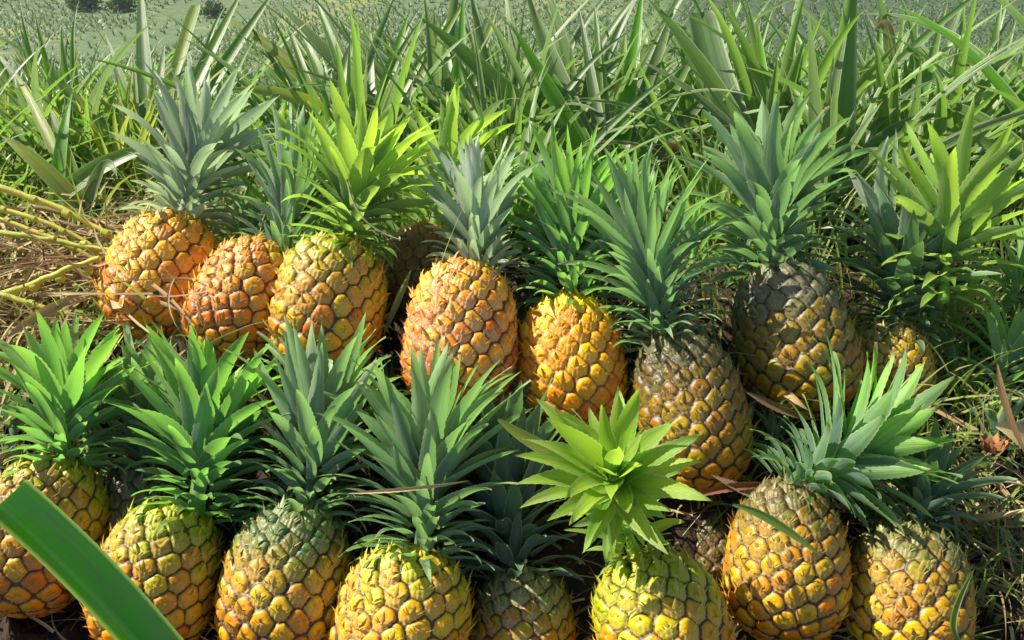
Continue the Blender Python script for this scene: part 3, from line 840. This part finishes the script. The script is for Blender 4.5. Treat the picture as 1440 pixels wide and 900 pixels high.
for bx, by, tx, ty, dd_, lab in [(1395, 640, 1425, 560, 1.16, 'low dark tuft between the straw and the right edge'), (1330, 560, 1350, 490, 1.27, 'low dark tuft just right of the small shaded pineapple'),
                                 (730, 610, 735, 535, 1.14, 'low dark tuft in the gap between the peach and the brightest yellow pineapple'), (1090, 640, 1085, 575, 1.16, 'low dark tuft in the gap right of the tilted grey and tan pineapple'),
                                 (20, 620, 10, 545, 1.13, 'low dark tuft at the left edge behind the leftmost lower crown')]:
    slip((bx, by), (tx, ty), dd_, .02, GL_DARK, lab, n=30, spread=1.2, width=.8, seed=bx)
slip((975, 370), (972, 285), 1.40, .03, GL_GREEN, 'green shoot between two blue-grey crowns of the upper row', n=26, spread=.8, width=1.0, seed=72)
slip((1455, 830), (1400, 745), 1.05, .02, GL_DARK, 'dark leafy crown lying at the lower right edge', n=44, spread=1.0, width=.9, seed=73)
slip((1420, 420), (1470, 330), 1.30, .02, GL_GREEN, 'green shoot with long thin leaves at the right edge below the bright crown', n=44, spread=1.1, width=.8, seed=74)
slip((660, 660), (715, 570), 1.12, .04, GL_GREEN, 'thin leaved green shoot beside the largest lower crown', n=26, spread=.7, width=.9, seed=75)
slip((120, 560), (95, 470), 1.16, .04, GL_BLUE, 'blue-green shoot rising behind the leftmost lower crown', n=26, spread=.7, width=1.0, seed=76)

# ------------------------------------------------------------------ cut leaf in the foreground
m = Mesh()
N0 = np.array([.44, -.62, .63])
curve_leaf(m, [at(258, 955, .84), at(146, 812, .835), at(12, 698, .83)], .0208, N0, prof=lambda s: 1.0 + 0 * s, chan=.16, ns=40, nu=17, fold=-1.5, saw=.006, thick=.0016, age=.3, rnd=.3)
tag(m.build('cut_leaf', CUTLEAF, None, at(262, 945, .80)), 'broad glossy green leaf cut square, lying across the lower left corner', 'leaf')

# ------------------------------------------------------------------ stalks, stems and twigs at the left
for pts, d, r, mat, nm, lab in [
    ([(-40, 255), (60, 275), (190, 352)], 1.33, .0060, STALK, 'stalk', 'uppermost yellow stalk leaning down to the leftmost upper pineapple'),
    ([(-30, 288), (60, 300), (170, 372)], 1.31, .0045, STALK, 'stalk', 'thin yellow stalk just under the uppermost one'),
    ([(-40, 322), (50, 330), (150, 350)], 1.29, .005, STALK, 'stalk', 'short straw coloured stalk in the middle of the bundle'),
    ([(-30, 428), (70, 395), (150, 374)], 1.24, .0058, STALK, 'stalk', 'knobbly yellow-green stalk rising to the leftmost upper pineapple'),
    ([(-30, 405), (60, 432), (150, 458)], 1.235, .0050, STALK, 'stalk', 'lowest yellow-green stalk, touching the base of the leftmost upper pineapple'),
    ([(-30, 300), (80, 322), (185, 400)], 1.33, .0045, STALK, 'stalk', 'slender stalk drooping lowest out of the yellow bundle'),
    ([(50, 292), (120, 300), (188, 330)], 1.36, .0042, STRAW, 'stalk', 'dry pale stalk lying on top of the yellow bundle'),
    ([(28, 372), (90, 362), (145, 362)], 1.27, .0018, REDSTEM, 'red_stem', 'thin red stem lying level across the straw'),
    ([(60, 350), (62, 380), (75, 400)], 1.27, .0016, REDSTEM, 'red_stem', 'short upright red stem crossing the level one'),
    ([(78, 392), (110, 368), (140, 366)], 1.26, .0014, REDSTEM, 'red_stem', 'thin red stem slanting up from the crossing'),
    ([(12, 530), (26, 500), (30, 470)], 1.2, .0016, REDSTEM, 'red_stem', 'red stem standing alone above the leftmost lower crown'),
    ([(488, 252), (500, 320), (560, 335)], 1.17, .0014, TWIG, 'twig', 'pale curved twig hanging over the yellow-green upper pineapple'),
    ([(1455, 690), (1390, 655), (1330, 720)], 1.05, .0013, TWIG, 'twig', 'forked pale twig at the lower right edge'),
    ([(700, 205), (830, 225), (1000, 190)], 1.60, .0010, TWIG, 'vine', 'thin dark tendril strung across the fan shaped plant'),
    ([(1440, 560), (1370, 520), (1385, 600)], 1.1, .0012, TWIG, 'twig', 'dark thin twig at the right edge beside the dry leaf'),
    ([(490, 905), (470, 880), (480, 820)], .93, .0008, TWIG, 'twig', 'fine stem standing between two lower pineapples'),
]:
    m = Mesh(); P = [at(*p, d) for p in pts]
    tube(m, P, r, r * .6, ns=24, sides=7, wob=r * .22)
    if mat is STALK:                      # joints along the stalk
        for f in (.2, .42, .63, .84):
            c = bezier(P, 50)[int(f * 49)]; t = nrm(P[-1] - P[0])
            tube(m, [c - t * r * .7, c + t * r * .7], r * 1.12, r * 1.12, ns=4, sides=7)
    tag(m.build(nm, mat, None, P[0]), lab, nm.replace('_', ' '))

for pts, d, w, mat, nm, lab, n in [
    ([(975, 700), (1040, 676), (1092, 682)], 1.03, .005, HUSK, 'dry_leaf', 'rusty dry leaf at the foot of the tilted grey and tan pineapple', (0, -.5, .8)),
    ([(1075, 700), (1040, 692), (1000, 668)], 1.03, .006, STRAW, 'dry_leaf', 'pale dry leaf under the rusty one', (0, -.8, .6)),
    ([(1050, 552), (1090, 575), (1145, 590)], 1.06, .005, DRY, 'dry_leaf', 'narrow tan leaf below the dark grey shouldered pineapple', (0, -.6, .8)),
    ([(490, 694), (570, 690), (660, 676)], .90, .0022, STRAW, 'dry_straw', 'straw coloured blade lying across the largest lower crown', (0, -.6, .8)),
    ([(1030, 710), (1080, 722), (1155, 782)], .89, .0045, PLANT_A, 'narrow_leaf', 'narrow green blade lying over the amber pineapple', (0, -.6, .8)),
    ([(1402, 512), (1410, 570), (1452, 655)], 1.06, .0045, DRY, 'dry_leaf', 'curled dry leaf at the right edge above the straw', (-.4, -.8, .3)),
    ([(1400, 600), (1440, 610), (1490, 650)], 1.08, .014, STRAW, 'dry_leaf', 'flattened pale leaf at the right edge', (0, -.6, .8)),
    ([(1350, 900), (1320, 880), (1370, 800)], .92, .004, PLANT_A, 'narrow_leaf', 'narrow green blade at the base of the rightmost lower pineapple', (0, -.8, .5)),
    ([(540, 470), (560, 420), (578, 380)], 1.18, .004, PLANT_B, 'narrow_leaf', 'thin grey blade standing in the gap beside the peach coloured pineapple', (0, -.9, .3)),
    ([(700, 590), (760, 640), (850, 665)], .97, .008, PLANT_C, 'narrow_leaf', 'yellowing leaf drooping left of the lime crown', (0, -.5, .8)),
]:
    m = Mesh(); P = [at(*p, d) for p in pts]
    curve_leaf(m, P, w, n, chan=.8, ns=26, nu=5, prof=prof_loose, twist=0.9 if mat in (DRY, STRAW, HUSK) else .2, saw=.09 if mat in (DRY, STRAW, HUSK) else 0)
    tag(m.build(nm, mat, None, P[0]), lab, 'leaf')

# rusty husk scrap
m = Mesh(); b = at(1392, 640, 1.08)
k = 9; a = np.arange(k) * GOLD
rad = np.stack([np.cos(a), np.sin(a), .9 + 0 * a], 1)
leaves(m, np.tile(b, (k, 1)), nrm(rad), nrm(rad * [-1, -1, .8]), .03, .007, bend=-.6, chan=.8, ns=8, nu=5, wavy=.4)
tag(m.build('dry_husk', HUSK, None, b), 'crumpled rusty husk at the right edge above the straw', 'husk')

# ------------------------------------------------------------------ litter and grass
m = Mesh()
def litter(n, cx, cy, sx, sy, Lr, Wr, lift=.01):
    x = rng.normal(cx, sx, n); y = rng.normal(cy, sy, n)
    z = gz(x, y) + rng.random(n) * lift
    a = rng.random(n) * 6.28; el = rng.normal(.12, .22, n)
    d = np.stack([np.cos(a) * np.cos(el), np.sin(a) * np.cos(el), np.sin(el)], 1)
    leaves(m, np.stack([x, y, z], 1), d, np.tile([0, 0, 1.0], (n, 1)) + rng.normal(0, .4, (n, 3)), Lr * (.4 + rng.random(n)), Wr * (.4 + rng.random(n)),
           bend=rng.normal(.1, .5, n), grav=.3, side=rng.normal(0, .5, n), chan=.8, twist=rng.normal(0, 1, n), prof=prof_blade, ns=7, nu=3, wavy=.2)
pl = at(60, 370, 1.30); pr = at(1400, 720, 1.08)
litter(900, pl[0] - .02, pl[1] + .03, .14, .14, .13, .0024, .14)
litter(160, pl[0], pl[1] + .02, .12, .12, .17, .007, .10)
litter(230, pr[0] + .02, pr[1], .08, .10, .09, .0016, .05)
litter(26, pr[0], pr[1] + .05, .10, .12, .12, .006, .05)
litter(900, 0, 1.0, .6, .3, .08, .0020, .03)
litter(500, 0, .75, .6, .1, .06, .0016, .02)
tag(m.build('straw_litter', STRAW), 'dry straw and leaf scraps strewn over the soil', 'straw', kind='stuff')

m = Mesh()
def grass(n, cx, cy, sx, sy, L, W):
    x = rng.normal(cx, sx, n); y = rng.normal(cy, sy, n); z = gz(x, y) - .01
    a = rng.random(n) * 6.28; ph = np.abs(rng.normal(.35, .25, n))
    d = np.stack([np.cos(a) * np.sin(ph), np.sin(a) * np.sin(ph), np.cos(ph)], 1)
    nn = np.stack([-np.cos(a) * np.cos(ph), -np.sin(a) * np.cos(ph), np.sin(ph)], 1)
    leaves(m, np.stack([x, y, z], 1), d, nn, L * (.5 + .8 * rng.random(n)), W * (.6 + .7 * rng.random(n)), bend=rng.random(n) * 1.2, grav=.6, side=rng.normal(0, .3, n),
           chan=.5, twist=rng.normal(0, 1, n), prof=prof_blade, ns=9, nu=3, age=rng.random(n))
grass(1500, -1.1, 1.8, .32, .3, .24, .0034)
grass(900, -.2, 1.75, .5, .25, .22, .0026)
grass(1000, .8, 1.75, .4, .28, .22, .0026)
grass(1800, 0, 2.5, 1.2, .45, .28, .0032)
grass(420, .60, 1.12, .10, .12, .13, .0030)
grass(300, .55, .82, .08, .10, .09, .0026)
grass(420, 0, .95, .40, .05, .11, .0028)
grass(260, -.62, 1.15, .10, .10, .15, .0030)
grass(160, .78, 1.3, .12, .10, .12, .0022)
grass(160, -.85, 1.3, .12, .15, .14, .0024)
tag(m.build('grass', GRASS), 'thin grass growing between the pineapple plants', 'grass', kind='stuff')

# ------------------------------------------------------------------ air
hm = bpy.data.materials.new('thin_haze'); hm.use_nodes = True
ht = hm.node_tree; ht.nodes.clear()
hv = ht.nodes.new('ShaderNodeVolumePrincipled'); ho = ht.nodes.new('ShaderNodeOutputMaterial')
hv.inputs['Color'].default_value = (.90, .94, .90, 1); hv.inputs['Density'].default_value = .0006
ht.links.new(hv.outputs[0], ho.inputs['Volume'])
m = Mesh()
c8 = np.array([(x, y, z) for x in (-160, 160) for y in (-70, 182) for z in (-11, 9)], float)
m.add(c8, [(0, 1, 3, 2), (4, 6, 7, 5), (0, 4, 5, 1), (2, 3, 7, 6), (0, 2, 6, 4), (1, 5, 7, 3)], (0, 0, 0, 0))
tag(m.build('haze', hm, smooth=False), kind='stuff')

# ------------------------------------------------------------------ light
to_sun = nrm(np.array([-.67, .19, .71]))
el = math.asin(to_sun[2]); az = math.atan2(to_sun[0], to_sun[1])
w = bpy.data.worlds.new('World'); sc.world = w; w.use_nodes = True
nt = w.node_tree; nt.nodes.clear()
sky = nt.nodes.new('ShaderNodeTexSky'); sky.sky_type = 'NISHITA'; sky.sun_disc = False
sky.sun_elevation = el; sky.sun_rotation = az % (2 * PI)
bg = nt.nodes.new('ShaderNodeBackground'); bg.inputs['Strength'].default_value = .078
wo = nt.nodes.new('ShaderNodeOutputWorld')
nt.links.new(sky.outputs[0], bg.inputs[0]); nt.links.new(bg.outputs[0], wo.inputs[0])
sun = bpy.data.lights.new('sun', 'SUN'); sun.energy = 4.9; sun.angle = math.radians(.45); sun.color = (1, .94, .83)
so = bpy.data.objects.new('sun', sun); COL.objects.link(so)
so.rotation_euler = Vector(tuple(to_sun)).to_track_quat('Z', 'Y').to_euler()
so.location = (-3, 1, 4)

sc.view_settings.view_transform = 'Standard'; sc.view_settings.look = 'None'
sc.view_settings.exposure = .95; sc.view_settings.gamma = 1.0; sc.view_settings.use_curve_mapping = False
sc.render.engine = 'CYCLES'
sc.cycles.use_denoising = True
sc.cycles.max_bounces = 8; sc.cycles.diffuse_bounces = 4; sc.cycles.transmission_bounces = 6
